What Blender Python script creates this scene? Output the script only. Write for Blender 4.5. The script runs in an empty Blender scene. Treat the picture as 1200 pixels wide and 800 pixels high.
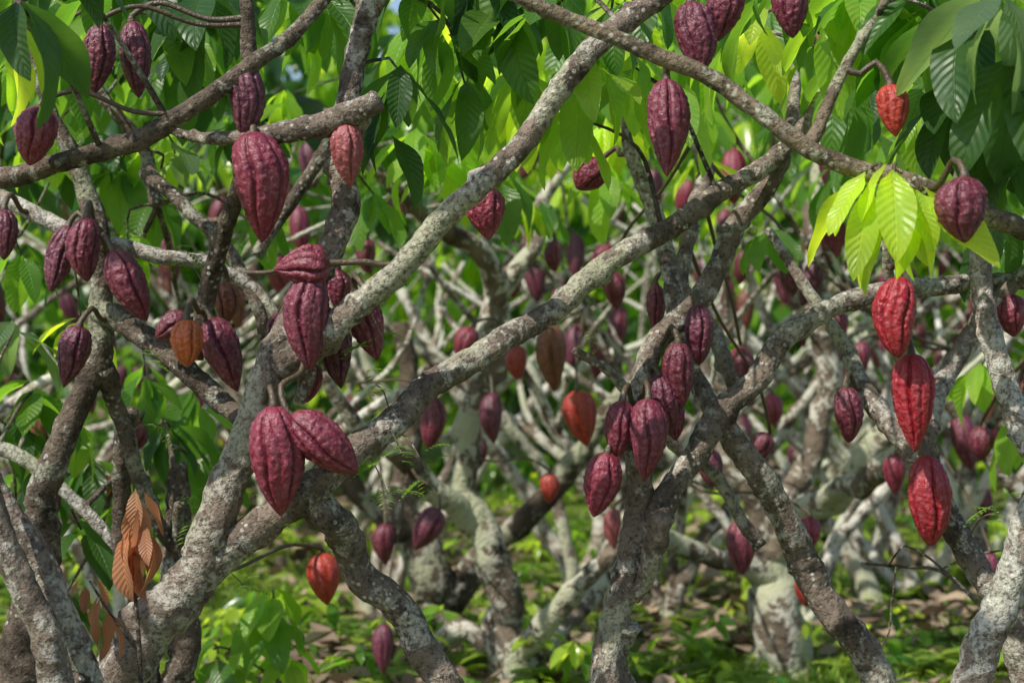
import bpy, math, random
import numpy as np
from mathutils import Vector, noise
random.seed(7); rng=np.random.default_rng(7)
sc=bpy.context.scene
CAMH=1.1; F=2000.0
def P(u,v,d):
    return np.array([(u-600)/F*d, d, CAMH-(v-400)/F*d])
def gz(x,y):
    h=0.04*math.sin(x*1.3+y*0.7)+0.03*math.sin(x*2.9-y*1.7)
    s=min(1,max(0,(y-15)/28.0)); h+=5.5*s*s*(3-2*s)
    return h
# ------------------------------------------------------------ materials
def newmat(name):
    m=bpy.data.materials.new(name); m.use_nodes=True
    nt=m.node_tree; nt.nodes.clear()
    return m,nt
def N(nt,t,**k):
    n=nt.nodes.new(t)
    for a,b in k.items():
        if a in n.inputs: n.inputs[a].default_value=b
        else: setattr(n,a,b)
    return n
def ramp(nt,fac,stops):
    r=nt.nodes.new('ShaderNodeValToRGB'); e=r.color_ramp.elements
    while len(e)<len(stops): e.new(0.5)
    for i,(p,c) in enumerate(stops):
        e[i].position=p; e[i].color=(c,c,c,1) if not hasattr(c,'__len__') else (*c,1)
    nt.links.new(fac,r.inputs[0]); return r.outputs[0]
def math_(nt,op,a,b=None,c=None):
    n=nt.nodes.new('ShaderNodeMath'); n.operation=op
    for i,x in enumerate((a,b,c)):
        if x is None: continue
        if isinstance(x,(int,float)): n.inputs[i].default_value=x
        else: nt.links.new(x,n.inputs[i])
    return n.outputs[0]
def mixc(nt,f,a,b,mode='MIX'):
    n=nt.nodes.new('ShaderNodeMix'); n.data_type='RGBA'; n.blend_type=mode
    if isinstance(f,(int,float)): n.inputs[0].default_value=f
    else: nt.links.new(f,n.inputs[0])
    for i,x in ((6,a),(7,b)):
        if isinstance(x,tuple): n.inputs[i].default_value=(*x,1)
        else: nt.links.new(x,n.inputs[i])
    return n.outputs[2]
def noise_(nt,co,scale,detail=4,rough=0.6,dist=0):
    n=N(nt,'ShaderNodeTexNoise',Scale=scale,Detail=detail,Roughness=rough,Distortion=dist)
    nt.links.new(co,n.inputs['Vector']); return n.outputs[0]
def finish(nt,bs):
    o=nt.nodes.new('ShaderNodeOutputMaterial'); nt.links.new(bs,o.inputs[0])
def bark(name,lichen,dark,mid,pale,simple=False):
    m,nt=newmat(name)
    co=nt.nodes.new('ShaderNodeTexCoord').outputs['Object']
    base=ramp(nt,noise_(nt,co,14,3,0.65),[(0.3,dark),(0.52,mid),(0.75,tuple(c*1.5 for c in mid))])
    n1=noise_(nt,co,20 if simple else 24,3 if simple else 5,0.72,0.4)
    n2=noise_(nt,co,4.5,1,0.5)
    f=math_(nt,'ADD',n1,math_(nt,'MULTIPLY',math_(nt,'SUBTRACT',n2,0.5),0.6))
    t=0.62-lichen*0.22
    mask=ramp(nt,f,[(t,0.0),(t+0.07,1.0)])
    gl=ramp(nt,n2,[(0.48,(1,1,1)),(0.66,(0.82,0.88,0.70))])
    if simple:
        lc=mixc(nt,1.0,pale,gl,'MULTIPLY')
        c3=mixc(nt,math_(nt,'MULTIPLY',mask,0.9),base,lc)
        p=N(nt,'ShaderNodeBsdfPrincipled',Roughness=0.9); p.inputs['Specular IOR Level'].default_value=0.15
        b=N(nt,'ShaderNodeBump',Strength=0.9,Distance=0.02); nt.links.new(n1,b.inputs['Height'])
        nt.links.new(c3,p.inputs['Base Color']); nt.links.new(b.outputs[0],p.inputs['Normal'])
        finish(nt,p.outputs[0]); return m
    lc=ramp(nt,noise_(nt,co,60,2,0.6),[(0.35,tuple(c*0.68 for c in pale)),(0.62,pale)])
    lc=mixc(nt,1.0,lc,gl,'MULTIPLY')
    c1=mixc(nt,math_(nt,'MULTIPLY',mask,0.80),base,lc)
    vo=N(nt,'ShaderNodeTexVoronoi',Scale=75); nt.links.new(co,vo.inputs['Vector'])
    sp=math_(nt,'MULTIPLY',ramp(nt,vo.outputs['Distance'],[(0.22,1.0),(0.34,0.0)]),ramp(nt,noise_(nt,co,11,2),[(0.50,0.0),(0.58,1.0)]))
    c2=mixc(nt,math_(nt,'MULTIPLY',sp,0.7),c1,tuple(min(0.68,c*1.3) for c in pale))
    nf=noise_(nt,co,120,3,0.7)
    dk=ramp(nt,nf,[(0.36,0.40),(0.50,1.0)])
    c3=mixc(nt,1.0,c2,dk,'MULTIPLY')
    h=math_(nt,'ADD',noise_(nt,co,45,4,0.7),math_(nt,'MULTIPLY',nf,0.4))
    h=math_(nt,'ADD',h,math_(nt,'MULTIPLY',mask,0.12))
    b=N(nt,'ShaderNodeBump',Strength=1.0,Distance=0.010); nt.links.new(h,b.inputs['Height'])
    p=N(nt,'ShaderNodeBsdfPrincipled',Roughness=0.85); p.inputs['Specular IOR Level'].default_value=0.25
    nt.links.new(c3,p.inputs['Base Color']); nt.links.new(b.outputs[0],p.inputs['Normal'])
    finish(nt,p.outputs[0]); return m
BARK=bark('bark_lichen',0.66,(0.06,0.045,0.033),(0.20,0.155,0.12),(0.52,0.48,0.41))
BARKD=bark('bark_dark',0.42,(0.035,0.027,0.02),(0.13,0.098,0.072),(0.40,0.38,0.32))
BARKP=bark('bark_pale',0.9,(0.08,0.062,0.048),(0.27,0.215,0.17),(0.60,0.57,0.50))
BARKS=bark('bark_smooth',0.25,(0.075,0.056,0.037),(0.21,0.16,0.105),(0.44,0.42,0.34))
BB1=bark('bark_distant',0.70,(0.04,0.03,0.021),(0.16,0.125,0.092),(0.52,0.49,0.42),True)
BB2=bark('bark_distant_pale',0.92,(0.07,0.054,0.04),(0.25,0.205,0.155),(0.64,0.61,0.54),True)  # lichened bark, its tone paled to stand in for sunlight on far stems
BB3=bark('bark_distant_dark',0.45,(0.026,0.02,0.014),(0.10,0.075,0.054),(0.37,0.35,0.29),True)
def leafmat(name,trans=0.42,rough=0.42,vein=True,tb=3.0,tw_=(1.1,1,0.45)):
    m,nt=newmat(name)
    a=N(nt,'ShaderNodeAttribute',attribute_name='tint').outputs['Color']
    p=N(nt,'ShaderNodeBsdfPrincipled',Roughness=rough); p.inputs['Specular IOR Level'].default_value=0.5
    t=N(nt,'ShaderNodeBsdfTranslucent')
    tm=tuple(tb*q for q in tw_)
    if vein:
        l=N(nt,'ShaderNodeAttribute',attribute_name='luv')
        s=nt.nodes.new('ShaderNodeSeparateXYZ'); nt.links.new(l.outputs['Vector'],s.inputs[0])
        co=nt.nodes.new('ShaderNodeTexCoord').outputs['Object']
        col=mixc(nt,ramp(nt,noise_(nt,co,18,3),[(0.3,0.0),(0.7,1.0)]),a,mixc(nt,1.0,a,(1.35,1.2,0.9),'MULTIPLY'))
        tcol=mixc(nt,1.0,col,tm,'MULTIPLY')
        ax=math_(nt,'ABSOLUTE',s.outputs[0])
        mid=ramp(nt,ax,[(0.03,1.0),(0.07,0.0)])
        ph=math_(nt,'SUBTRACT',math_(nt,'MULTIPLY',s.outputs[1],11.0),math_(nt,'MULTIPLY',ax,2.0))
        tri=math_(nt,'PINGPONG',ph,0.5)
        sv=ramp(nt,tri,[(0.0,1.0),(0.09,0.0)])
        v=math_(nt,'MAXIMUM',mid,math_(nt,'MULTIPLY',sv,0.55))
        col=mixc(nt,math_(nt,'MULTIPLY',v,0.5),col,mixc(nt,1.0,col,(2.0,1.8,1.5),'MULTIPLY'))
        tcol=mixc(nt,math_(nt,'MULTIPLY',v,0.45),tcol,mixc(nt,1.0,tcol,(0.45,0.5,0.5),'MULTIPLY'))
        b=N(nt,'ShaderNodeBump',Strength=0.6,Distance=0.004)
        nt.links.new(math_(nt,'SUBTRACT',tri,math_(nt,'MULTIPLY',mid,0.5)),b.inputs['Height'])
        nt.links.new(b.outputs[0],p.inputs['Normal'])
    else:
        col=a; tcol=mixc(nt,1.0,col,tm,'MULTIPLY')
    nt.links.new(col,p.inputs['Base Color']); nt.links.new(tcol,t.inputs[0])
    mx=N(nt,'ShaderNodeMixShader'); mx.inputs[0].default_value=trans
    nt.links.new(p.outputs[0],mx.inputs[1]); nt.links.new(t.outputs[0],mx.inputs[2])
    finish(nt,mx.outputs[0]); return m
LEAF=leafmat('cacao_leaf',trans=0.5,tb=3.5,rough=0.38)
LEAFB=leafmat('cacao_leaf_distant',vein=False,rough=0.25,trans=0.48,tb=3.4)
GRASS=leafmat('grass_blade',vein=False,rough=0.6,trans=0.35,tb=2.3)
LITTER=leafmat('dry_leaf',vein=False,rough=0.75,trans=0.1,tb=1.2,tw_=(1,1,1))
RUST=leafmat('young_leaf_red',vein=True,rough=0.5,trans=0.35,tb=1.9,tw_=(1,0.9,0.8))
def podmat():
    m,nt=newmat('cacao_pod_skin')
    a=N(nt,'ShaderNodeAttribute',attribute_name='tint').outputs['Color']
    r=N(nt,'ShaderNodeAttribute',attribute_name='ridge').outputs['Fac']
    co=nt.nodes.new('ShaderNodeTexCoord').outputs['Object']
    n1=noise_(nt,co,35,4,0.65)
    c=mixc(nt,ramp(nt,n1,[(0.35,0.0),(0.7,1.0)]),mixc(nt,1.0,a,(0.65,0.8,0.85),'MULTIPLY'),a)
    bl=math_(nt,'MULTIPLY',ramp(nt,r,[(0.55,0.0),(1.15,1.0)]),ramp(nt,noise_(nt,co,100,3,0.7),[(0.40,0.0),(0.64,1.0)]))
    c=mixc(nt,math_(nt,'MULTIPLY',bl,0.48),c,mixc(nt,0.5,a,(0.52,0.24,0.28)))
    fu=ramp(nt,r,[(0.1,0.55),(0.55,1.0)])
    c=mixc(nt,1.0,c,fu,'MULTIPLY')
    sp=ramp(nt,noise_(nt,co,260,2,0.6),[(0.62,0.0),(0.72,1.0)])
    c=mixc(nt,math_(nt,'MULTIPLY',sp,0.25),c,(0.30,0.16,0.13))
    sc_=ramp(nt,noise_(nt,co,17,4,0.75,1.0),[(0.66,0.0),(0.72,1.0)])
    c=mixc(nt,math_(nt,'MULTIPLY',sc_,0.6),c,(0.05,0.02,0.012))
    b=N(nt,'ShaderNodeBump',Strength=0.7,Distance=0.004); nt.links.new(noise_(nt,co,170,3,0.6),b.inputs['Height'])
    p=N(nt,'ShaderNodeBsdfPrincipled'); p.inputs['Specular IOR Level'].default_value=0.5
    nt.links.new(ramp(nt,n1,[(0.3,0.33),(0.7,0.5)]),p.inputs['Roughness'])
    nt.links.new(c,p.inputs['Base Color']); nt.links.new(b.outputs[0],p.inputs['Normal'])
    finish(nt,p.outputs[0]); return m
POD=podmat()
# ------------------------------------------------------------ mesh helpers
def mkmesh(name,V,Q,mat,attrs=None,smooth=True):
    me=bpy.data.meshes.new(name)
    V=np.asarray(V,dtype=np.float32); Q=np.asarray(Q,dtype=np.int32)
    me.vertices.add(len(V)); me.vertices.foreach_set('co',V.ravel())
    me.loops.add(Q.size); me.loops.foreach_set('vertex_index',Q.ravel())
    me.polygons.add(len(Q))
    me.polygons.foreach_set('loop_start',np.arange(len(Q),dtype=np.int32)*4)
    me.polygons.foreach_set('loop_total',np.full(len(Q),4,dtype=np.int32))
    me.polygons.foreach_set('use_smooth',np.full(len(Q),smooth))
    me.update(calc_edges=True)
    for k,(typ,arr) in (attrs or {}).items():
        at=me.attributes.new(k,typ,'POINT')
        arr=np.asarray(arr,dtype=np.float32)
        at.data.foreach_set({'FLOAT_COLOR':'color','FLOAT_VECTOR':'vector','FLOAT':'value'}[typ],arr.ravel())
    me.materials.append(mat)
    return me
def addobj(name,me,parent=None,loc=None):
    o=bpy.data.objects.new(name,me); sc.collection.objects.link(o)
    if loc is not None: o.location=loc
    if parent: o.parent=parent
    return o
def catmull(pts,step):
    p=np.array(pts,float); n=len(p)
    p=np.vstack([2*p[0]-p[1],p,2*p[-1]-p[-2]]); out=[]
    for i in range(1,n):
        a,b,c,d=p[i-1],p[i],p[i+1],p[i+2]
        k=max(2,int(np.linalg.norm(c[:3]-b[:3])/step))
        for t in np.arange(k)/k:
            out.append(0.5*((2*b)+(c-a)*t+(2*a-5*b+4*c-d)*t*t+(-a+3*b-3*c+d)*t**3))
    out.append(p[n]); return np.array(out)
class Tube:
    def __init__(s): s.V=[];s.Q=[];s.n=0;s.cl=[]
    def add(s,pts,seg=14,step=0.02,rough=0.12,knots=0,flare=0.0,jit=0.0):
        c=catmull(pts,step); pos=c[:,:3].copy(); r=np.maximum(c[:,3],0.0012)
        n=len(pos)
        if jit>0:
            for i in range(n):
                q=Vector(pos[i]*7.0)+Vector((3.1,s.n*0.013,0))
                w=min(1,i/4,(n-1-i)/4+0.2)
                pos[i]+=np.array(noise.noise_vector(q))*jit*w*r[i]
        s.cl.append(np.hstack([pos,r[:,None]]))
        arc=np.concatenate([[0],np.cumsum(np.linalg.norm(np.diff(pos,axis=0),axis=1))])
        if flare>0: r=r*(1+flare*np.exp(-arc/(r[0]*2.2)))
        T=np.gradient(pos,axis=0); T/=np.linalg.norm(T,axis=1)[:,None]+1e-9
        u=np.cross(T[0],[0.3,0.5,0.8]); u/=np.linalg.norm(u)
        th=np.arange(seg)/seg*2*math.pi; ct,st=np.cos(th),np.sin(th)
        K=[(random.uniform(0,arc[-1]),random.uniform(0,6.283),random.uniform(0.18,0.5),random.uniform(0.35,0.9)) for _ in range(knots)]
        rings=[]
        for i in range(n):
            u=u-T[i]*np.dot(u,T[i]); u/=np.linalg.norm(u)+1e-9
            w=np.cross(T[i],u)
            rr=np.full(seg,r[i])
            dirs=ct[:,None]*u+st[:,None]*w
            if rough>0:
                fr=0.8/max(r[i],0.004)
                for j in range(seg):
                    q=Vector(pos[i]+dirs[j]*r[i])
                    rr[j]*=1+rough*(noise.noise(q*min(fr,45))*1.1+0.55*noise.noise(q*min(fr*2.6,110)))
            for (ka,kt,kh,kw) in K:
                da=(arc[i]-ka)/(r[i]*kw)
                if abs(da)<3:
                    dt=(th-kt+math.pi)%(2*math.pi)-math.pi
                    rr*=1+kh*np.exp(-da*da-(dt/kw)**2)
            rings.append(pos[i]+dirs*rr[:,None])
        R=np.array(rings)
        cap0=R[0].mean(0)+(R[0]-R[0].mean(0))*0.02
        cm=R[-1].mean(0); cap1a=cm+(R[-1]-cm)*0.75+T[-1]*r[-1]*0.25; cap1=cm+(R[-1]-cm)*0.02+T[-1]*r[-1]*0.3
        R=np.concatenate([cap0[None],R,cap1a[None],cap1[None]])
        m=len(R); i=np.arange(m-1)[:,None]*seg; j=np.arange(seg)[None]; j2=(j+1)%seg
        q=np.stack([i+j,i+j2,i+seg+j2,i+seg+j],-1).reshape(-1,4)+s.n
        s.V.append(R.reshape(-1,3)); s.Q.append(q); s.n+=m*seg
    def build(s,name,mat,parent):
        return addobj(name,mkmesh(name,np.vstack(s.V),np.vstack(s.Q),mat),parent)
class Leaves:
    def __init__(s): s.r=[]
    def add(s,pos,d,up,L,W,droop,fold,tint):
        s.r.append((*pos,*d,*up,L,W,droop,fold,*tint,random.random()*6.28))
    def build(s,name,mat,parent=None,na=5,nc=2,petiole=0.07,wave=0.25,ell=0.62):
        if not s.r: return
        A=np.array(s.r); n=len(A)
        pos,d,up=A[:,0:3],A[:,3:6],A[:,6:9]
        L,W,dr,fo=[A[:,i][:,None,None] for i in (9,10,11,12)]; tint=A[:,13:16]; ph=A[:,16][:,None,None]
        d=d/np.linalg.norm(d,axis=1)[:,None]; right=np.cross(d,up); right/=np.linalg.norm(right,axis=1)[:,None]+1e-9
        up=np.cross(right,d)
        t=np.linspace(0,1,na+1)[None,:,None]; sx=np.linspace(-1,1,nc+1)[None,None,:]
        tt=np.clip((t-petiole)/(1-petiole),0,1)
        pk=ell/(ell+0.8); w=(tt**ell*(1-tt)**0.8)/((pk**ell)*((1-pk)**0.8)); w=np.maximum(w,0.025)*W/2
        dr=np.where(np.abs(dr)<1e-3,1e-3,dr)
        y=L*np.sin(dr*t)/dr; z=-L*(1-np.cos(dr*t))/dr
        x=sx*w
        off=fo*np.abs(sx)*w+wave*np.sin(9*t+ph+sx*1.5)*sx*sx*w*0.7
        Y=y+off*np.sin(dr*t); Z=z+off*np.cos(dr*t); X=np.broadcast_to(x,Y.shape)
        V=pos[:,None,None,:]+X[...,None]*right[:,None,None,:]+Y[...,None]*d[:,None,None,:]+Z[...,None]*up[:,None,None,:]
        k=(na+1)*(nc+1)
        i=np.arange(na)[:,None]*(nc+1); j=np.arange(nc)[None]
        q=np.stack([i+j,i+j+1,i+nc+2+j,i+nc+1+j],-1).reshape(-1,4)
        Q=(q[None]+(np.arange(n)*k)[:,None,None]).reshape(-1,4)
        col=np.ones((n,k,4)); col[:,:,:3]=tint[:,None,:]
        luv=np.zeros((n,na+1,nc+1,3)); luv[...,0]=sx; luv[...,1]=tt
        me=mkmesh(name,V.reshape(-1,3),Q,mat,{'tint':('FLOAT_COLOR',col),'luv':('FLOAT_VECTOR',luv)})
        return addobj(name,me,parent)
def nrm(v):
    v=np.array(v,float); return v/(np.linalg.norm(v)+1e-9)
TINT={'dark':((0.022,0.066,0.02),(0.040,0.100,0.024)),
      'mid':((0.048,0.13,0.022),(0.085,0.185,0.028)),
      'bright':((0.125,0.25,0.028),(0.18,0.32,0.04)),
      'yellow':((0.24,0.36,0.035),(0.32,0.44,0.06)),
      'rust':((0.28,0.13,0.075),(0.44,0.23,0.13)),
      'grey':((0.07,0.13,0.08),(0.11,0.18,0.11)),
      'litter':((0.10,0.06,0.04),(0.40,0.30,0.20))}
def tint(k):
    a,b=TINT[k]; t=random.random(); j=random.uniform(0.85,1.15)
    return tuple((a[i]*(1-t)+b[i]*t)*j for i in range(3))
def cluster(LV,pos,n,L,kind,spread=0.8,down=0.7,axis=None,wr=0.36):
    a0=random.random()*6.28
    for i in range(n):
        a=a0+i*2.4+random.uniform(-.4,.4)
        rad=np.array([math.cos(a),math.sin(a),0])
        d=rad*spread*random.uniform(0.4,1.2)+np.array([0,0,-down*random.uniform(0.3,1.3)])
        if axis is not None: d+=np.array(axis)
        l=L*random.uniform(0.65,1.15)
        up=np.array([0,0,1.0])+rad*0.5+rng.normal(0,0.25,3)
        st=pos+np.array([rad[0]*0.01,rad[1]*0.01,random.uniform(-0.02,0.03)])
        LV.add(st,nrm(d),up,l,l*wr*random.uniform(0.85,1.15),random.uniform(0.2,1.1),random.uniform(0.1,0.45),tint(kind))
# ------------------------------------------------------------ trees in the foreground
def empty(name,loc):
    e=bpy.data.objects.new(name,None); sc.collection.objects.link(e); e.empty_display_size=0.2; return e
ALLCL=[]
def br(tube,pts,seg=20,step=0.012,rough=0.17,knots=9,flare=0.3,jit=0.8):
    q=[]
    for (u,v,d,w) in pts:
        p=P(u,v,d); q.append((*p,w/2/F*d))
    tube.add(q,seg,step,rough,knots,flare,jit)
trees=[]
def tree(mat,branches,**k):
    e=empty('cacao_tree',None); t=Tube()
    for b in branches:
        kk=dict(k)
        if isinstance(b,tuple): b,kx=b; kk.update(kx)
        br(t,b,**kk)
    o=t.build('trunk_and_limbs',mat,e); trees.append((e,t,mat)); ALLCL.append((np.vstack(t.cl),e)); return e
T1=tree(BARK,[
 [(20,1170,2.95,90),(25,1010,2.95,80),(60,880,2.93,72),(120,790,2.92,66),(190,705,2.9,60),(238,640,2.9,52),(272,560,2.9,46),(302,480,2.9,43),(328,415,2.9,42),(352,365,2.92,37),(382,300,2.94,33),(408,240,2.95,34),(398,195,2.95,31),(402,140,2.95,28),(418,70,2.95,27),(434,0,2.96,27),(452,-120,3.0,22),(470,-260,3.0,15)],
 [(215,690,2.9,44),(262,648,2.9,44),(330,602,2.88,40),(375,568,2.88,40),(420,520,2.9,37),(480,477,2.94,34),(540,432,2.97,32),(600,392,3.0,30),(660,352,3.05,29),(725,305,3.1,27),(790,262,3.15,25),(850,222,3.2,24),(905,186,3.25,22),(945,130,3.3,18),(990,60,3.3,14),(1040,-40,3.35,10),(1080,-160,3.35,6)],
 [(330,425,2.9,34),(372,392,2.86,33),(420,352,2.84,31),(470,305,2.83,30),(520,256,2.82,29),(565,212,2.8,29),(612,170,2.8,28),(650,118,2.8,27),(695,62,2.8,28),(745,25,2.8,27),(800,-25,2.8,24),(880,-110,2.8,18),(960,-210,2.85,9)],
 [(362,580,2.9,34),(395,622,2.93,38),(432,678,2.98,38),(475,728,3.0,38),(512,790,3.0,38),(550,870,3.0,40),(570,960,3.0,44),(575,1140,3.0,52)],
 [(395,205,2.96,26),(420,130,2.9,26),(385,140,2.86,28),(340,152,2.85,27),(298,160,2.86,22),(240,160,2.9,14),(190,150,2.95,8)],
 ([(385,142,2.86,26),(415,130,2.85,28),(441,116,2.84,24)],{'flare':0,'knots':2}),
 [(434,10,2.96,22),(480,-60,3.0,18),(560,-140,3.05,12),(640,-200,3.1,7)],
 [(352,368,2.92,24),(365,430,2.93,20),(352,470,2.95,14)],
])
T2=tree(BARKD,[
 [(10,1060,3.35,70),(20,900,3.35,60),(35,700,3.35,46),(45,600,3.32,38),(70,520,3.3,32),(112,440,3.3,30),(118,370,3.3,28),(116,300,3.3,26),(104,240,3.3,24),(82,175,3.3,20),(52,110,3.3,15),(30,40,3.3,12),(10,-60,3.3,8)],
 [(116,362,3.3,24),(160,395,3.25,27),(210,430,3.2,27),(255,468,3.18,25),(292,498,3.1,22),(330,540,3.05,14)],
 [(-120,190,3.0,24),(-40,208,2.92,25),(10,206,2.88,25),(70,192,2.86,24),(140,168,2.85,23),(205,142,2.85,22),(250,112,2.85,21),(300,72,2.86,20),(345,38,2.88,18),(400,-30,2.9,15),(450,-120,2.9,9)],
 [(228,420,3.12,18),(236,360,3.1,22),(246,318,3.08,22),(262,270,3.05,22),(276,230,3.0,20),(290,170,2.95,19),(296,100,2.95,20),(290,30,2.95,18),(276,-50,2.95,14),(250,-140,2.95,8)],
 [(150,480,3.4,20),(140,560,3.45,20),(150,640,3.5,24),(170,760,3.5,28),(180,1000,3.5,34)],
 [(120,430,3.3,20),(140,490,3.36,20),(160,560,3.4,18),(205,640,3.45,16),(210,590,3.4,12)],
 [(170,200,3.5,15),(220,250,3.45,16),(262,290,3.42,16),(300,350,3.4,16),(310,400,3.4,14)],
 [(110,100,3.7,13),(160,160,3.7,15),(185,240,3.65,16)],
 [(300,300,3.6,14),(340,240,3.6,16),(380,170,3.6,15),(420,60,3.6,12),(440,-40,3.6,8)],
 ([(205,800,3.5,34),(212,700,3.5,30),(208,640,3.5,30),(214,560,3.48,26),(210,545,3.48,20)],{'knots':16,'rough':0.3,'flare':0}),
])
T2b=tree(BARKP,[
 [(-260,1000,3.5,44),(-230,700,3.5,38),(-180,420,3.5,30),(-110,260,3.5,23),(-50,222,3.48,20),(0,234,3.42,20),(60,262,3.38,19),(130,285,3.36,19),(190,302,3.36,18),(245,312,3.38,16),(300,340,3.4,13),(340,395,3.4,9)],
 [(-230,560,3.5,22),(-100,520,3.5,20),(0,525,3.5,18),(60,560,3.5,16),(110,610,3.5,14),(150,660,3.5,10)]])
T3=tree(BARK,[
 [(690,1090,3.2,54),(690,940,3.2,46),(700,830,3.2,40),(718,740,3.2,36),(738,660,3.2,34),(744,590,3.2,32),(742,520,3.2,30),(748,460,3.2,29),(768,402,3.22,27),(805,358,3.25,28),(842,302,3.28,26),(872,252,3.3,25),(905,200,3.3,22),(925,150,3.32,17),(930,80,3.35,13),(920,0,3.35,8)],
 [(752,640,3.2,24),(775,590,3.2,30),(815,530,3.22,30),(850,478,3.25,29),(890,430,3.28,28),(930,386,3.3,27),(985,356,3.33,25),(1050,340,3.35,24),(1120,335,3.4,22),(1210,328,3.45,20),(1320,300,3.5,14)],
 [(1105,1040,3.4,56),(1080,900,3.4,46),(1035,800,3.4,42),(1000,735,3.4,38),(958,668,3.38,36),(915,605,3.35,34),(880,555,3.32,32),(845,500,3.3,28),(812,440,3.35,22),(790,360,3.4,22),(776,300,3.45,22),(765,255,3.5,20),(745,200,3.5,17),(735,150,3.5,13),(745,60,3.5,9)],
 ([(742,700,3.2,20),(760,668,3.17,24),(772,640,3.15,28),(776,606,3.12,27)],{'flare':0,'knots':2}),
 [(735,730,3.2,26),(725,780,3.22,30),(745,850,3.25,30),(750,1070,3.25,36)],
 [(890,640,3.5,14),(840,560,3.5,14),(790,520,3.45,14),(720,440,3.4,13),(672,410,3.4,10)],
 [(800,130,3.8,18),(822,200,3.75,20),(800,320,3.6,18),(835,390,3.5,20),(860,450,3.4,17)],
])
T4=tree(BARKS,[
 [(1500,370,2.6,34),(1350,330,2.6,28),(1200,272,2.6,25),(1130,243,2.6,23),(1060,215,2.6,22),(1000,196,2.6,22),(950,178,2.6,22),(900,140,2.6,21),(840,100,2.6,21),(780,68,2.6,20),(700,36,2.6,19),(620,8,2.6,17),(540,-30,2.6,13),(460,-80,2.6,8)],
 [(945,176,2.6,16),(965,130,2.62,15),(1000,60,2.65,13),(1050,-20,2.7,10),(1090,-90,2.7,7)],
 [(1500,370,2.6,44),(1530,700,2.65,60),(1540,1240,2.65,80)],
])
T5=tree(BARKP,[
 [(1090,1200,2.75,60),(1100,950,2.75,52),(1140,790,2.75,44),(1175,700,2.75,42),(1205,630,2.75,40),(1215,560,2.77,36),(1190,490,2.8,31),(1165,420,2.83,28),(1150,350,2.85,26),(1146,290,2.87,24),(1150,220,2.9,18),(1165,120,2.9,12)],
])
T6=tree(BARK,[
 [(1260,1110,3.1,56),(1240,900,3.1,44),(1195,770,3.12,36),(1150,680,3.15,32),(1110,600,3.2,30),(1060,520,3.3,28),(1010,455,3.4,24),(985,400,3.45,18),(940,330,3.5,14),(900,270,3.55,10)],
 [(1110,600,3.2,26),(1085,520,3.15,22),(1060,440,3.1,18),(1048,370,3.05,15),(1040,310,3.0,12),(1042,240,2.95,9)],
 [(1075,545,3.25,24),(1100,460,3.35,24),(1135,390,3.4,22),(1180,340,3.4,18),(1240,270,3.4,12)],
])
T7=tree(BARK,[
 [(120,1250,2.6,66),(95,950,2.6,54),(62,800,2.6,42),(40,720,2.6,36),(15,640,2.6,32),(-15,570,2.6,28),(-60,480,2.6,24),(-120,350,2.6,18)],
 [(150,1230,2.68,60),(110,860,2.7,48),(90,760,2.7,44),(60,690,2.7,40),(30,630,2.7,36),(-10,560,2.72,30),(-60,440,2.75,22)],
])
def bgtree(mat,branches): return tree(mat,branches,seg=12,step=0.04,rough=0.2,knots=6,flare=0.3,jit=0.8)
T8=bgtree(BB1,[
 [(602,800,5.5,46),(590,730,5.5,42),(578,670,5.5,38),(552,600,5.5,36),(542,530,5.5,34),(556,460,5.5,32),(578,390,5.5,32),(584,335,5.5,30),(560,298,5.4,26),(520,270,5.3,22),(480,240,5.2,18),(430,190,5.1,14)],
 [(560,620,5.5,26),(510,570,5.4,28),(465,535,5.3,26),(420,500,5.2,20),(380,440,5.1,14)],
 [(600,770,5.5,26),(650,720,5.4,28),(690,670,5.3,24),(740,640,5.3,22),(800,560,5.2,16)],
 [(600,790,5.5,30),(640,750,5.6,26),(690,700,5.8,22),(760,620,6,20),(800,540,6.2,18),(850,440,6.3,14)],
 [(580,350,5.5,22),(620,290,5.5,20),(640,230,5.6,16),(700,150,5.7,10)],
 [(500,760,5.6,20),(540,740,5.6,22),(590,770,5.55,22)],
])
T9=bgtree(BB1,[
 [(915,800,5.9,66),(912,750,5.9,60),(908,690,5.9,56),(900,640,5.9,50),(880,590,5.9,38),(850,520,5.9,30),(820,440,5.9,24),(780,360,5.9,18)],
 [(905,680,5.9,34),(860,660,5.8,24),(800,640,5.7,24),(760,620,5.6,20)],
 [(905,650,5.9,36),(950,600,5.8,34),(1000,560,5.7,32),(1050,500,5.6,28),(1100,450,5.5,26),(1150,380,5.5,22)],
 [(950,340,6,26),(958,280,6,28),(962,220,6,26),(965,160,6,22)],
 [(905,640,5.9,30),(940,540,6,28),(970,450,6,28),(955,340,6,26)],
 [(960,590,5.8,24),(1010,560,5.5,28),(1055,540,5.3,26),(1090,480,5.2,22),(1120,410,5.2,18)],
])
T10=bgtree(BB3,[
 [(545,790,6.3,60),(520,720,6.3,52),(490,640,6.3,46),(470,560,6.3,36),(480,480,6.3,26),(470,380,6.3,20)],
 [(520,710,6.3,34),(580,640,6.3,30),(640,590,6.2,28),(700,500,6.1,22),(760,420,6,18)],
 [(495,650,6.3,26),(440,600,6.3,24),(380,520,6.3,20)],
])
T11=bgtree(BB2,[
 [(1000,720,7.5,24),(1030,640,7.4,20),(1060,540,7.2,18),(1110,450,7,16),(1150,390,7,12)],
 [(1005,715,7.5,18),(1000,600,7.5,15),(960,500,7.4,14),(900,380,7.3,12),(870,300,7.2,9)]])
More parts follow.
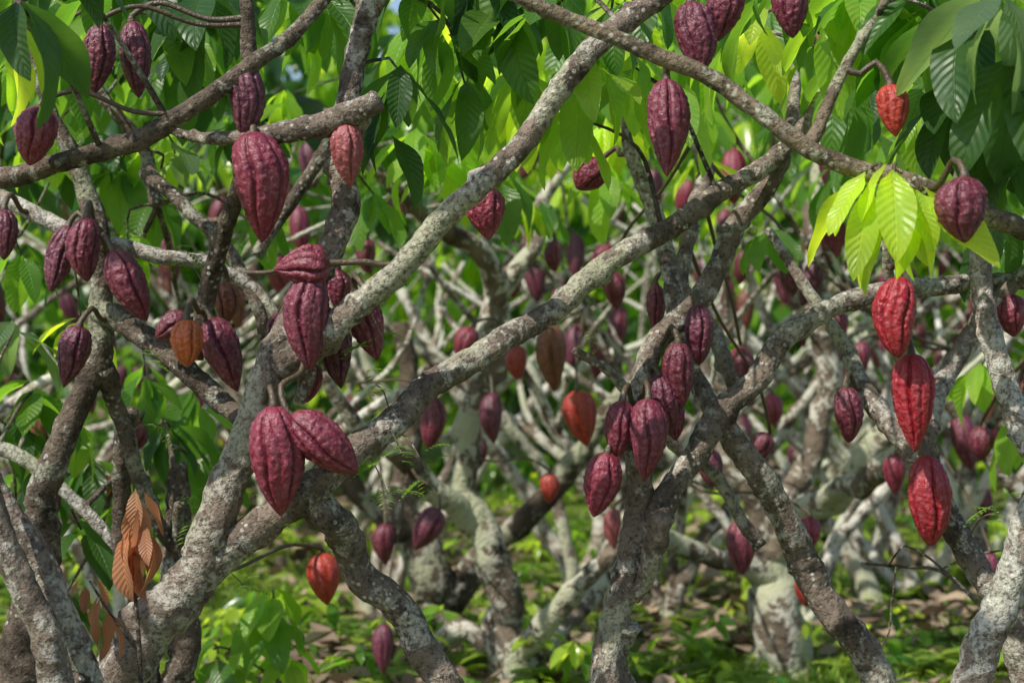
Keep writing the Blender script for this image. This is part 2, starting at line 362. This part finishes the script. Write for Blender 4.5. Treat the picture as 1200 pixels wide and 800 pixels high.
T12=bgtree(BB2,[
 [(680,700,8,24),(640,620,8,20),(590,540,7.9,18),(520,440,7.8,15),(470,340,7.8,12)],
 [(682,700,8,22),(700,600,8,18),(640,480,8,16),(610,400,8,14),(640,330,8,10)],
 [(680,690,8,20),(740,600,8,16),(790,480,8,14),(850,390,8,12)]])
T13=bgtree(BB2,[
 [(470,690,8.5,22),(490,600,8.5,18),(470,500,8.4,15),(430,420,8.3,13),(440,340,8.3,10)],
 [(472,680,8.5,18),(530,600,8.4,15),(600,500,8.3,14),(680,430,8.2,12),(760,400,8.2,9)]])
# low, arching multi-stemmed trees that make the tangle between the trunks
NEARCL=list(ALLCL)
def arching():
    rs=np.random.default_rng(5)
    for (x,y) in [(-1.25,5.6),(-0.55,7.0),(0.25,6.8),(0.62,6.9),(1.1,6.6),(1.75,7.2),(-1.6,8.0),(-0.9,9.3),(0.75,9.0),(1.7,9.2),(2.5,9.0),(-2.4,9.0)]:
        e=empty('cacao_tree',None); t=Tube()
        for k in range(4):
            a=rs.uniform(0,6.28) if k>1 else (rs.uniform(-.5,.5)+(0 if k else math.pi))
            out=np.array([math.cos(a),math.sin(a)*0.7,0]); L=rs.uniform(1.3,2.1); lean=rs.uniform(0.6,1.15)
            r0=rs.uniform(0.022,0.036); pts=[]; p=np.array([x,y,gz(x,y)-.05])
            for i in range(7):
                f=i/6; pts.append((*p,r0*(1-0.6*f)))
                p=p+(out*lean*(0.5+0.9*f)+np.array([0,0,1.0-0.45*f*lean]))*L/6+rs.normal(0,.035,3)
            t.add(pts,9,0.05,0.18,4,0.3,0.8)
            q=np.array(pts[3][:3]); a2=a+rs.choice([-1,1])*rs.uniform(0.9,1.8)
            o2=np.array([math.cos(a2),math.sin(a2)*.6,0]); pts2=[]
            for i in range(5):
                f=i/4; pts2.append((*q,r0*0.6*(1-0.6*f)))
                q=q+(o2*0.8+np.array([0,0,0.75]))*0.22+rs.normal(0,.03,3)
            t.add(pts2,7,0.06,0.15,2,0.3,0.8)
        t.build('trunk_and_limbs',[BB2,BB1,BB2][rs.integers(3)],e); ALLCL.append((np.vstack(t.cl),e)); trees.append((e,t,BB1))
arching()
# ------------------------------------------------------------ random plantation trees
PC={'maroon':(0.15,0.013,0.032),'purple':(0.11,0.012,0.033),'crimson':(0.22,0.015,0.038),'red':(0.33,0.006,0.016),
    'orange':(0.52,0.10,0.015),'orred':(0.42,0.03,0.012),'pink':(0.34,0.07,0.07),'brown':(0.18,0.05,0.02)}
def grow(t,LV,pos,d,r,length,level,podlist,rs,kind):
    n=5; pts=[(*pos,r)]; p=np.array(pos,float); dd=np.array(d,float); nodes=[]
    for i in range(n):
        dd=nrm(dd+rs.normal(0,0.16,3)+np.array([0,0,0.04 if level<2 else -0.05]))
        p=p+dd*length/n; rr=r*(1-0.55*(i+1)/n); pts.append((*p,rr)); nodes.append((p.copy(),dd.copy(),rr))
    t.add(pts,8 if level<2 else 6,0.09 if level<2 else 0.12,0.12 if level<2 else 0,2 if level<2 else 0,0.3,0.8)
    for (p_,d_,r_) in nodes:
        if p_[2]>1.75 and level>=2 and rs.random()<0.42:
            cluster(LV,p_,6,0.25,kind if rs.random()<0.6 else rs.choice(['bright','mid','yellow']),0.9,0.6)
        if level<=2 and 0.5<p_[2]<2.3 and rs.random()<0.28: podlist.append((p_,r_))
    if level<3:
        k=3 if level==0 else 2
        a0=rs.random()*6.28
        for j in range(k):
            i=(n-1-j) if level else (n-1)
            p_,d_,r_=nodes[max(1,i)]
            a=a0+j*6.28/k+rs.normal(0,0.3)
            side=np.array([math.cos(a),math.sin(a),0])
            tilt=(0.95,0.75,0.8)[level]
            nd=nrm(d_+side*tilt*rs.uniform(0.7,1.3)+np.array([0,0,0.12]))
            grow(t,LV,p_,nd,r_*0.86,length*(1.9 if level==0 else 0.78),level+1,podlist,rs,kind)
BGP=[]
def plantation():
    rows=[(5.0,[-1.9,1.9]),(6.6,[-2.1,-0.9,1.5,2.6]),(7.6,[-2.6,0.3,2.2]),(8.6,[-2.9,-1.4,0.9,3.0]),(10,[-3.3,-1.9,-.3,1.4,2.7]),(11.8,[-3.7,-2,-.5,1,2.6,4]),(13.6,[-4.0,-2.2,0,1.8,3.8])]
    for y,xs in rows:
        for x in xs:
            rs=np.random.default_rng(int(1000+y*77+x*13))
            xx=x+rs.normal(0,0.18); yy=y+rs.normal(0,0.25)
            e=empty('cacao_tree',None); t=Tube(); LV=Leaves(); pl=[]
            kk=rs.choice(['dark','mid','dark'] if x/y<-0.15 else ['dark','mid','bright','bright'])  # trees on the left get darker leaf tints, painting in the shade there
            grow(t,LV,(xx,yy,gz(xx,yy)-0.08),nrm((rs.normal(0,.35),rs.normal(0,.2),1)),rs.uniform(0.05,0.075),rs.uniform(0.5,0.75),0,pl,rs,kk)
            t.build('trunk_and_limbs',[BB1,BB2,BB3,BB1][rs.integers(4)],e)
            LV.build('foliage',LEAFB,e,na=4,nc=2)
            for (p_,r_) in pl:
                if abs(p_[0])<0.36*p_[1]:
                    a=rs.random()*6.28
                    top=p_+np.array([math.cos(a)*(r_+.02),math.sin(a)*(r_+.02),-r_*0.5-0.02]); L=rs.uniform(0.13,0.2)
                    BGP.append((top,nrm((rs.normal(0,.2),rs.normal(0,.2),-1)),L,L*rs.uniform(.42,.5),PC[rs.choice(['maroon','maroon','purple','crimson','purple','brown','maroon','crimson'])],p_))
plantation()
# ------------------------------------------------------------ pods
def podmesh(L,W,col,hi,seed):
    seg,nr=(100,70) if hi else (30,16)
    th=np.arange(seg)/seg*2*math.pi
    tt=(1-np.cos(np.linspace(0,math.pi,nr)))/2
    pw=random.uniform(0.42,0.52); pq=random.uniform(0.66,0.9)
    pk=pw/(pw+pq); f=(tt**pw)*((1-tt)**pq)/(pk**pw*(1-pk)**pq)
    f=np.maximum(f,0.012)
    bend=random.uniform(-0.07,0.07)*L; tw=random.uniform(-0.3,0.3); ph0=random.random()*6.28
    depth=random.uniform(0.085,0.12)
    V=np.zeros((nr,seg,3)); RD=np.zeros((nr,seg))
    so=Vector((seed*3.7,seed*1.3,0))
    for i in range(nr):
        a=th+tw*tt[i]+ph0+0.08*math.sin(tt[i]*9+seed)
        fur=(1-np.abs(np.sin(5*a)))**1.7*(0.75+0.4*np.cos(5*a))
        mod=min(1,tt[i]*6+0.25)*min(1,(1-tt[i])*4+0.3)
        rr=f[i]*W/2*(1-depth*2.0*fur*mod)
        RD[i]=1-fur
        for j in range(seg):
            q=Vector((math.cos(th[j])*rr[j],math.sin(th[j])*rr[j],tt[i]*L))+so
            if hi:
                w1=noise.noise(q*135); w2=noise.noise(q*270); w0=noise.noise(q*28)
                w1=max(w1,-0.12)
                rr[j]*=1+mod*(0.10*w1+0.045*w2+0.05*w0)
                RD[i,j]+=0.6*w1+0.3*w2
            else: rr[j]*=1+0.05*noise.noise(q*60)
        V[i,:,0]=np.cos(th)*rr+bend*math.sin(tt[i]*math.pi); V[i,:,1]=np.sin(th)*rr; V[i,:,2]=-tt[i]*L
    i=np.arange(nr-1)[:,None]*seg; j=np.arange(seg)[None]; j2=(j+1)%seg
    Q=np.stack([i+j,i+seg+j,i+seg+j2,i+j2],-1).reshape(-1,4)
    return V.reshape(-1,3),Q,RD.ravel()
def addpod(top,axis,L,W,col,hi,anchor,seed):
    V,Q,RD=podmesh(L,W,col,hi,seed)
    q=Vector(tuple(-np.array(axis))).to_track_quat('Z','Y').to_matrix()
    V=V@np.array(q).T
    jc=random.uniform(0.8,1.2)
    C=np.ones((len(V),4)); C[:,:3]=np.array(col)*jc
    t=Tube(); top=np.array(top); rel=np.array(anchor)-top
    dl=np.linalg.norm(rel)
    r0=0.0055 if dl<0.2 else 0.0045
    midp=-np.array(axis)*min(0.03,dl*0.4)
    t.add([(*(np.array(axis)*0.006),r0*1.7),(*(midp*0.3),r0*1.1),(*(midp+rel*0.25),r0),(*(rel*0.65),r0*0.95),(*rel,r0*1.3)],8,0.012,0.05 if hi else 0)
    V2=np.vstack(t.V); Q2=np.vstack(t.Q)+len(V)
    C2=np.ones((len(V2),4)); C2[:,:3]=(0.11,0.07,0.04)
    me=mkmesh('cacao_pod',np.vstack([V,V2]),np.vstack([Q,Q2]),POD,{'tint':('FLOAT_COLOR',np.vstack([C,C2])),'ridge':('FLOAT',np.concatenate([RD,np.full(len(V2),0.5)]))})
    return addobj('cacao_pod',me,None,Vector(tuple(top)))
CL=np.vstack([c for c,_ in ALLCL])
def nearest(p,above=True):
    dv=CL[:,:3]-p; dist=np.linalg.norm(dv,axis=1)
    if above: dist=dist+np.where(dv[:,2]<-0.01,0.08+np.abs(dv[:,2])*2,0)
    k=np.argmin(dist); return CL[k,:3],CL[k,3],dist[k]
pods=[
(286,120,90,42,0,'purple',2.86),(302,220,130,64,4,'crimson',2.84),(408,182,76,40,3,'pink',2.86),
(353,312,66,50,-84,'crimson',2.82),(364,378,112,54,0,'maroon',2.83),(430,382,84,42,18,'maroon',2.9),(397,418,76,38,4,'purple',2.98),(362,447,50,30,-5,'crimson',3.0),
(102,292,76,40,0,'maroon',3.2),(152,335,92,44,25,'maroon',3.18),(70,303,80,34,-14,'purple',3.3),(84,418,76,38,-16,'purple',3.2),
(41,160,70,48,-10,'crimson',2.8),(114,70,84,38,-8,'maroon',2.9),(159,70,90,36,4,'maroon',2.95),(5,275,60,30,0,'purple',3.3),
(202,384,46,36,-60,'maroon',3.15),(219,402,56,38,0,'orange',3.0),(263,416,92,44,20,'maroon',3.08),(265,356,52,32,0,'brown',3.2),
(325,540,132,64,3,'crimson',2.80),(380,520,104,54,48,'crimson',2.80),
(570,250,64,46,5,'crimson',2.92),(781,150,116,50,0,'maroon',2.72),(815,45,88,50,8,'maroon',2.7),(848,12,76,44,-10,'maroon',2.75),(926,8,76,44,4,'maroon',2.75),
(818,392,72,34,2,'purple',3.2),(797,440,78,38,4,'maroon',3.16),(780,472,70,36,14,'purple',3.18),(726,502,66,38,-6,'maroon',3.12),(757,516,98,44,-3,'maroon',3.1),(704,568,78,44,-12,'crimson',3.12),(788,492,50,30,10,'maroon',3.22),
(1053,372,96,50,-2,'red',2.95),(1070,472,116,50,2,'red',3.0),(1088,586,108,50,4,'red',3.1),(993,486,66,34,4,'maroon',3.3),
(1130,246,78,60,0,'maroon',2.5),(1046,130,62,38,6,'orred',2.62),(690,205,44,40,-40,'crimson',3.6),
(682,490,68,42,10,'orred',4.6),(648,420,80,36,4,'brown',4.8),(607,425,40,26,0,'orred',5.2),(505,495,62,32,-5,'maroon',4.6),(578,490,60,28,2,'purple',5.3),
(380,678,62,40,6,'orred',3.9),(870,640,66,36,0,'maroon',4.4),(948,625,40,30,0,'crimson',4.6),(500,620,56,34,-30,'purple',5.1),(452,638,50,28,0,'maroon',5.1),
(868,440,70,34,2,'maroon',4.2),(890,525,40,30,-30,'maroon',4.2),(832,548,46,30,5,'purple',4.0),(545,402,40,30,-20,'crimson',5),(462,252,44,24,0,'maroon',4.4),(643,572,36,24,0,'orred',5.2),(720,340,46,28,8,'maroon',4.4),(768,362,60,22,0,'maroon',3.6),
(1186,370,50,36,5,'crimson',3.4),(930,322,50,28,0,'purple',4.4),(1150,520,40,30,0,'maroon',4.2),(1050,556,50,28,0,'crimson',4.5),(1160,670,50,28,0,'maroon',4.4),(720,620,48,22,0,'pink',5.1),(395,340,50,30,0,'maroon',3.3),(325,385,40,26,-20,'purple',3.3),(60,585,60,30,0,'maroon',3.6),(150,515,50,40,-30,'maroon',3.8),(120,570,30,24,0,'orange',4.2),(450,760,60,26,0,'purple',4.9),(945,690,44,24,0,'orred',5.6),(660,750,30,20,0,'maroon',6),
(600,330,40,24,5,'crimson',5.6),(650,300,38,22,0,'maroon',5.6),(1010,420,40,24,0,'maroon',5.2),(905,480,40,24,5,'crimson',5.6),(560,530,40,24,0,'maroon',5.8),(430,300,40,24,0,'maroon',4.8),(985,385,38,24,0,'crimson',5)
]
for k,(u,v,l,w,a,c,d) in enumerate(pods):
    a=math.radians(a); L=l/F*d; W=w/F*d
    ax=nrm((math.sin(a),random.uniform(-0.12,0.12),-math.cos(a)))
    top=P(u,v,d)-ax*L/2
    an,ra,ds=nearest(top)
    addpod(top,ax,L,W,PC[c],d<3.75,an,k)
for k,(top,ax,L,W,c,an) in enumerate(BGP):
    addpod(top,ax,L,W,c,False,an,200+k)
# ------------------------------------------------------------ foreground foliage with twigs
LVf={}; TW={}
def fol(u,v,d,n,Lpx,kind,spread=0.8,down=0.7,axis=None,twig=True):
    p=P(u,v,d); best=None
    for c,e in NEARCL:
        dv=c[:,:3]-p; dist=np.linalg.norm(dv,axis=1); k=np.argmin(dist)
        if best is None or dist[k]<best[0]: best=(dist[k],c[k],e)
    e=best[2].name
    if e not in LVf: LVf[e]=Leaves(); TW[e]=Tube()
    cluster(LVf[e],p,n,Lpx/F*d,kind,spread,down,axis)
    if twig and best[0]>0.03:
        a=best[1][:3]; m=(a+p)/2+np.array([random.uniform(-.04,.04),random.uniform(-.03,.03),0.1*best[0]+0.02])
        r0=min(0.009,0.003+0.008*best[0])
        TW[e].add([(*a,r0),(*m,r0*0.75),(*p,0.0022)],6,0.03,0.08,0,0,0.5)
C=[
(470,95,3.0,6,120,'dark'),(455,150,3.05,3,110,'dark'),(520,30,3.1,7,110,'mid'),(545,100,3.15,5,95,'mid'),(585,15,3.1,7,110,'mid'),(610,75,3.2,6,100,'bright'),(650,10,3.0,6,110,'mid'),(690,80,3.1,6,110,'bright'),(670,135,3.2,5,90,'bright'),(715,20,3.1,6,100,'mid'),(745,80,3.2,6,90,'bright'),(500,-30,3.0,6,120,'mid'),(380,10,3.3,5,100,'mid'),(345,-10,3.3,6,110,'mid'),
(560,-30,3.1,7,120,'dark'),(620,-30,3.1,7,110,'mid'),(760,-10,3.0,6,110,'mid'),(800,110,3.5,5,90,'bright'),
(20,5,2.6,7,150,'dark'),(70,-45,2.7,6,120,'dark'),(130,-30,3.2,6,100,'mid'),(15,70,3.4,5,110,'bright'),(5,40,3.0,4,120,'yellow'),(200,20,3.3,6,100,'mid'),(240,0,3.2,6,110,'dark'),(170,-40,3.2,6,110,'dark'),(90,60,3.6,6,90,'mid'),(60,150,3.8,6,90,'bright'),(220,60,3.8,6,80,'bright'),
(1175,0,2.5,7,170,'grey'),(1190,80,2.55,6,160,'dark'),(1130,30,2.6,6,150,'dark'),(1085,0,2.7,7,130,'mid'),(1060,50,2.75,6,100,'mid'),(1005,-10,2.8,6,120,'bright'),(1030,10,2.9,5,110,'bright'),(960,40,3.0,6,110,'bright'),(985,90,3.2,6,100,'mid'),(905,-20,2.9,6,110,'mid'),(890,20,3.2,6,100,'yellow'),(1120,110,2.8,6,130,'dark'),(1160,150,2.8,5,120,'dark'),(1100,90,3.0,6,110,'mid'),(1080,130,3.2,5,100,'bright'),(1195,190,2.8,5,110,'dark'),(850,60,3.4,6,90,'bright'),(960,-30,2.9,6,120,'bright'),(1040,-30,2.8,7,120,'mid'),
(1150,70,2.9,7,120,'dark'),(1195,130,3.0,7,120,'dark'),
(95,370,3.6,5,80,'yellow'),(150,290,3.7,4,80,'bright'),(25,300,3.7,6,90,'mid'),(205,180,3.8,5,80,'grey'),(180,230,3.9,6,80,'mid'),(15,390,3.6,5,90,'grey'),(40,460,3.7,7,90,'mid'),(10,500,3.7,6,100,'dark'),(170,440,3.9,7,80,'mid'),(200,500,3.9,8,80,'dark'),(230,540,4.0,7,80,'mid'),(90,500,3.8,6,80,'bright'),(95,620,3.6,6,90,'dark'),(140,200,4.0,7,80,'mid'),(440,230,3.9,6,80,'mid'),(300,265,3.9,6,80,'mid'),
(110,545,4.0,7,90,'dark'),(40,560,4.0,7,90,'dark'),(160,590,4.1,7,90,'mid'),(20,620,4.0,7,90,'dark'),(230,470,4.1,7,80,'mid'),(75,700,4.0,6,90,'dark'),
(1150,430,4.2,6,70,'bright'),(1190,500,4.2,6,80,'bright'),(1180,250,3.4,6,100,'dark'),(1190,300,3.6,6,90,'mid')]
for c in C: fol(*c)
fol(1045,212,2.56,8,118,'yellow',0.75,0.8,(0,0,-0.25)); fol(1075,222,2.56,5,110,'yellow',0.8,0.7,(0.35,0,-0.2)); fol(1015,225,2.57,5,105,'yellow',0.6,0.8,(-0.4,0,-0.3))
for i in range(120):
    d=random.uniform(3.6,5.2); u=random.uniform(-60,1260); v=random.uniform(-100,230)-40*math.sin(u/180)
    fol(u,v,d,7,random.uniform(80,110)*3.4/d,random.choice(['mid','mid','bright','bright','yellow'] if 300<u<900 else ['dark','mid','mid','bright','bright']),twig=False)
for e in [t[0] for t in trees]:
    if e.name in LVf:
        LVf[e.name].build('foliage',LEAF,e,na=10,nc=4)
        if TW[e.name].n: TW[e.name].build('twigs',BARKD,e)
cv=Leaves()  # unseen leaf clusters above the frame, added to break the sun into dapples
for i in range(36):
    x=random.uniform(-2.4,1.4); y=random.uniform(0.4,3.4); z=random.uniform(2.3,3.4)
    if (z-CAMH)/y<0.3: continue
    cluster(cv,np.array([x,y,z]),6,0.24,'mid')
cv.build('unseen_shade_foliage',LEAF,T1,na=5,nc=2)
# ------------------------------------------------------------ saplings
def sapling(name,base,stems,mat,wr=0.4):
    e=empty(name,None); t=Tube(); lv=Leaves()
    for (pts,cl) in stems:
        t.add([(*P(u,v,d),r) for (u,v,d,r) in pts],8,0.03,0.05)
        for (u,v,d,n,l,k,sp,dn) in cl: cluster(lv,P(u,v,d),n,l/F*d,k,sp,dn,wr=wr)
    t.build('stems',BARKD,e); lv.build('leaves',mat,e,na=12,nc=6)
sapling('young_cacao_plant',None,[([(175,1190,2.75,.005),(165,800,2.75,.004),(158,680,2.75,.003),(162,580,2.75,.0025)],
  [(160,582,2.75,5,80,'rust',0.3,1.2),(156,612,2.75,4,85,'rust',0.4,1.2),(172,632,2.75,4,75,'rust',0.4,1.2),(152,655,2.75,3,60,'rust',0.4,1.2)]),
  ([(160,760,2.75,.003),(130,720,2.75,.0025),(105,680,2.75,.002)],[(103,682,2.75,3,50,'rust',0.4,1.0),(122,708,2.75,4,65,'rust',0.5,1.0)])],RUST,0.36)
sapling('cacao_seedling',None,[([(330,930,4.2,.006),(325,800,4.2,.005),(320,690,4.2,.003)],
  [(320,690,4.2,6,80,'bright',0.9,0.5),(325,730,4.2,6,80,'mid',0.9,0.6),(340,770,4.2,6,70,'bright',0.9,0.6)]),
  ([(330,800,4.2,.004),(270,760,4.2,.003),(250,760,4.2,.003)],[(255,765,4.2,5,70,'mid',0.9,0.6),(290,745,4.2,4,60,'bright',0.9,0.6)])],LEAF)
tw=Tube()
for pts in [[(1010,660,3.6,.003),(1060,664,3.55,.0035),(1100,668,3.5,.004),(1140,700,3.5,.005),(1190,760,3.5,.006),(1210,1000,3.5,.008)],[(1040,664,3.57,.002),(1060,640,3.5,.002),(1090,655,3.5,.0025),(1110,672,3.5,.003)],[(1045,700,3.5,.002),(1042,740,3.5,.002),(1030,760,3.5,.0015)],[(1100,668,3.5,.002),(1140,650,3.5,.0025),(1200,640,3.5,.002)],[(1050,664,3.5,.002),(1046,705,3.5,.002)]]:
    tw.add([(*P(u,v,d),r) for (u,v,d,r) in pts],6,0.02,0.1,0,0,1.5)
tw.build('dead_branch',BARKD,None)
# ------------------------------------------------------------ ground
gx=np.concatenate([np.linspace(-80,-7,14),np.linspace(-6,6,90),np.linspace(7,80,14)])
gy=np.concatenate([np.linspace(-20,0,6),np.linspace(0.4,17,110),np.linspace(18,120,24)])
V=[(x,y,gz(x,y)+(0.03*noise.noise(Vector((x*3,y*3,0))) if abs(x)<7 and 0<y<17 else 0)) for y in gy for x in gx]
nx=len(gx); Q=[(j*nx+i,j*nx+i+1,(j+1)*nx+i+1,(j+1)*nx+i) for j in range(len(gy)-1) for i in range(nx-1)]
m,nt=newmat('plantation_soil')
co=nt.nodes.new('ShaderNodeTexCoord').outputs['Object']
c=ramp(nt,noise_(nt,co,9,6,0.75),[(0.3,(0.08,0.05,0.032)),(0.5,(0.20,0.145,0.09)),(0.7,(0.36,0.28,0.19))])
g=ramp(nt,noise_(nt,co,1.6,4,0.65),[(0.40,0.0),(0.52,1.0)])
c=mixc(nt,math_(nt,'MULTIPLY',g,0.85),c,ramp(nt,noise_(nt,co,30,3),[(0.3,(0.10,0.17,0.02)),(0.7,(0.23,0.32,0.045))]))
b=N(nt,'ShaderNodeBump',Strength=1.0,Distance=0.03); nt.links.new(noise_(nt,co,25,5,0.8),b.inputs['Height'])
p=N(nt,'ShaderNodeBsdfPrincipled',Roughness=0.95); nt.links.new(c,p.inputs['Base Color']); nt.links.new(b.outputs[0],p.inputs['Normal'])
finish(nt,p.outputs[0]); addobj('ground',mkmesh('ground',V,Q,m))
gr=Leaves()
for i in range(42000):
    y=4.6+9.5*random.random()**1.4; x=random.uniform(-0.36,0.36)*y
    m_=noise.noise(Vector((x*1.1,y*0.8,3)))+0.5*noise.noise(Vector((x*3,y*3,5)))
    if m_<-0.04+random.uniform(-.12,.12): continue
    k='bright' if random.random()<0.35 else 'yellow'
    tn=np.array(tint(k))*random.uniform(0.65,1.15)
    L=random.uniform(0.04,0.11)
    gr.add((x,y,gz(x,y)-0.005),nrm((random.uniform(-.7,.7),random.uniform(-.7,.7),1)),(random.uniform(-1,1),random.uniform(-1,1),0.2),L,random.uniform(0.006,0.014),random.uniform(0.3,1.5),0.2,tn)
gr.build('grass',GRASS,None,na=3,nc=1,petiole=0,ell=0.3)
fe=Leaves()
def frond(p,d,L,tn,n=13):
    d=nrm(d); side=nrm(np.cross(d,(0,0,1)))
    for i in range(n):
        t=(i+1)/n; q=p+d*L*t+np.array([0,0,-0.5*L*t*t])
        ll=0.32*L*math.sin(math.pi*min(1,t*0.9+0.08))
        for s in (-1,1): fe.add(q,nrm(side*s+d*0.5+np.array([0,0,-.15])),(0,0,1),ll,ll*0.36,0.3,0.1,tn)
for i in range(420):
    y=4.9+6*random.random()**1.2; x=random.uniform(-0.34,0.34)*y
    if noise.noise(Vector((x*0.9,y*0.8,3)))<-0.08: continue
    h=random.uniform(0.02,0.1)
    tn=np.array(tint(random.choice(['bright','yellow','yellow'])))*0.9
    for k in range(5):
        a=random.random()*6.28; frond(np.array([x,y,gz(x,y)+h*.3]),(math.cos(a),math.sin(a),random.uniform(.5,1.3)),random.uniform(0.12,0.26),tn)
fe.build('fern_undergrowth',GRASS,None,na=2,nc=1,petiole=0)
fe=Leaves(); st=Tube()
for (u,v,d) in [(440,450,2.86),(450,400,2.86),(470,530,2.85),(180,420,3.1),(205,300,3.2),(190,500,3.4),(290,690,3.4),(225,590,3.3),(500,550,2.9),(455,580,2.9),(700,400,3.4),(1170,600,3.0)]:
    p0=P(u,v,d); an,_,_=nearest(p0,False)
    st.add([(*an,.0016),(*((an+p0)/2+np.array([0,0,.02])),.0014),(*p0,.001)],5,0.02,0)
    for k in range(5):
        a=random.random()*6.28; frond(p0+rng.normal(0,.012,3),(math.cos(a),math.sin(a)*.6,random.uniform(-.4,1)),random.uniform(0.04,0.075),tint('bright'),9)
e=empty('climbing_fern',None); fe.build('fronds',GRASS,e,na=2,nc=1,petiole=0); st.build('stems',BARKS,e)
li=Leaves()
for i in range(5500):
    y=4.6+8*random.random()**1.3; x=random.uniform(-0.36,0.36)*y
    if noise.noise(Vector((x*1.1,y*0.8,3)))>0.12: continue
    a=random.random()*6.28; L=random.uniform(0.08,0.2)
    li.add((x,y,gz(x,y)+random.uniform(0.005,0.05)),(math.cos(a),math.sin(a),random.uniform(-.15,.3)),(random.uniform(-.5,.5),random.uniform(-.5,.5),1),L,L*0.38,random.uniform(-.8,1.2),random.uniform(0,.7),tint('litter'))
li.build('leaf_litter',LITTER,None,na=5,nc=2)
he=Leaves()
for i in range(520):
    y=5+9.5*random.random(); x=random.uniform(-0.36,0.36)*y
    cluster(he,np.array([x,y,gz(x,y)+random.uniform(.05,.22)]),5,random.uniform(0.06,0.15),random.choice(['mid','bright','yellow','yellow']),1.0,0.3)
for i in range(240):
    y=random.uniform(10.5,15.5); x=random.uniform(-0.38,0.38)*y
    cluster(he,np.array([x,y,gz(x,y)+random.uniform(.2,1.1)]),6,0.24,random.choice(['mid','mid','bright','yellow']),1.0,0.4)
he.build('herb_undergrowth',LEAFB,None,na=4,nc=2)
bg=Leaves()
for i in range(400):
    y=random.uniform(11,17); x=random.uniform(-0.42,0.42)*y; z=random.uniform(0.1,1.0)**0.9*5.6
    k=random.choice(['dark','mid','bright','bright','yellow','yellow'])  # leaf tint carries light and shade: brighter centre, darker left and upper right
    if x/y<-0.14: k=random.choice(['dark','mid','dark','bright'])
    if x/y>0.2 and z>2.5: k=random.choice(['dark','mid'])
    c0=np.array([x,y,z+gz(x,y)])
    for j in range(8):
        cluster(bg,c0+rng.normal(0,0.33,3),6,0.32,k,0.9,0.6)
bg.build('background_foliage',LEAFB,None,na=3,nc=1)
bh=Leaves()
for i in range(1800):
    y=random.uniform(19,38); x=random.uniform(-0.42,0.42)*y
    cluster(bh,np.array([x,y,gz(x,y)+random.uniform(0,2.0)]),3,0.9,random.choice(['mid','bright','bright','yellow']),1,0.5,wr=0.55)
bh.build('hillside_foliage',LEAFB,None,na=2,nc=1)
# ------------------------------------------------------------ light & camera
s=Vector((-0.55,-0.50,0.88)).normalized()
sun=bpy.data.lights.new('sun','SUN'); sun.energy=5; sun.angle=math.radians(0.55); sun.color=(1,0.96,0.88)
so=bpy.data.objects.new('sun',sun); sc.collection.objects.link(so); so.rotation_euler=s.to_track_quat('Z','Y').to_euler(); so.location=(0,0,12)
w=bpy.data.worlds.new('World'); sc.world=w; w.use_nodes=True; nt=w.node_tree
sky=nt.nodes.new('ShaderNodeTexSky'); sky.sky_type='NISHITA'; sky.sun_disc=False
sky.sun_elevation=math.asin(s.z); sky.sun_rotation=math.atan2(s.x,s.y)
b=nt.nodes['Background']; b.inputs[1].default_value=0.15; nt.links.new(sky.outputs[0],b.inputs[0])
cam=bpy.data.cameras.new('camera'); co_=bpy.data.objects.new('camera',cam); sc.collection.objects.link(co_)
co_.location=(0,0,CAMH); co_.rotation_euler=(math.radians(90),0,0)
cam.lens=60; cam.sensor_width=36; cam.clip_end=500; cam.clip_start=0.05
cam.dof.use_dof=True; cam.dof.focus_distance=2.95; cam.dof.aperture_fstop=4.3
sc.camera=co_
sc.view_settings.view_transform='Standard'; sc.view_settings.look='None'; sc.view_settings.exposure=0
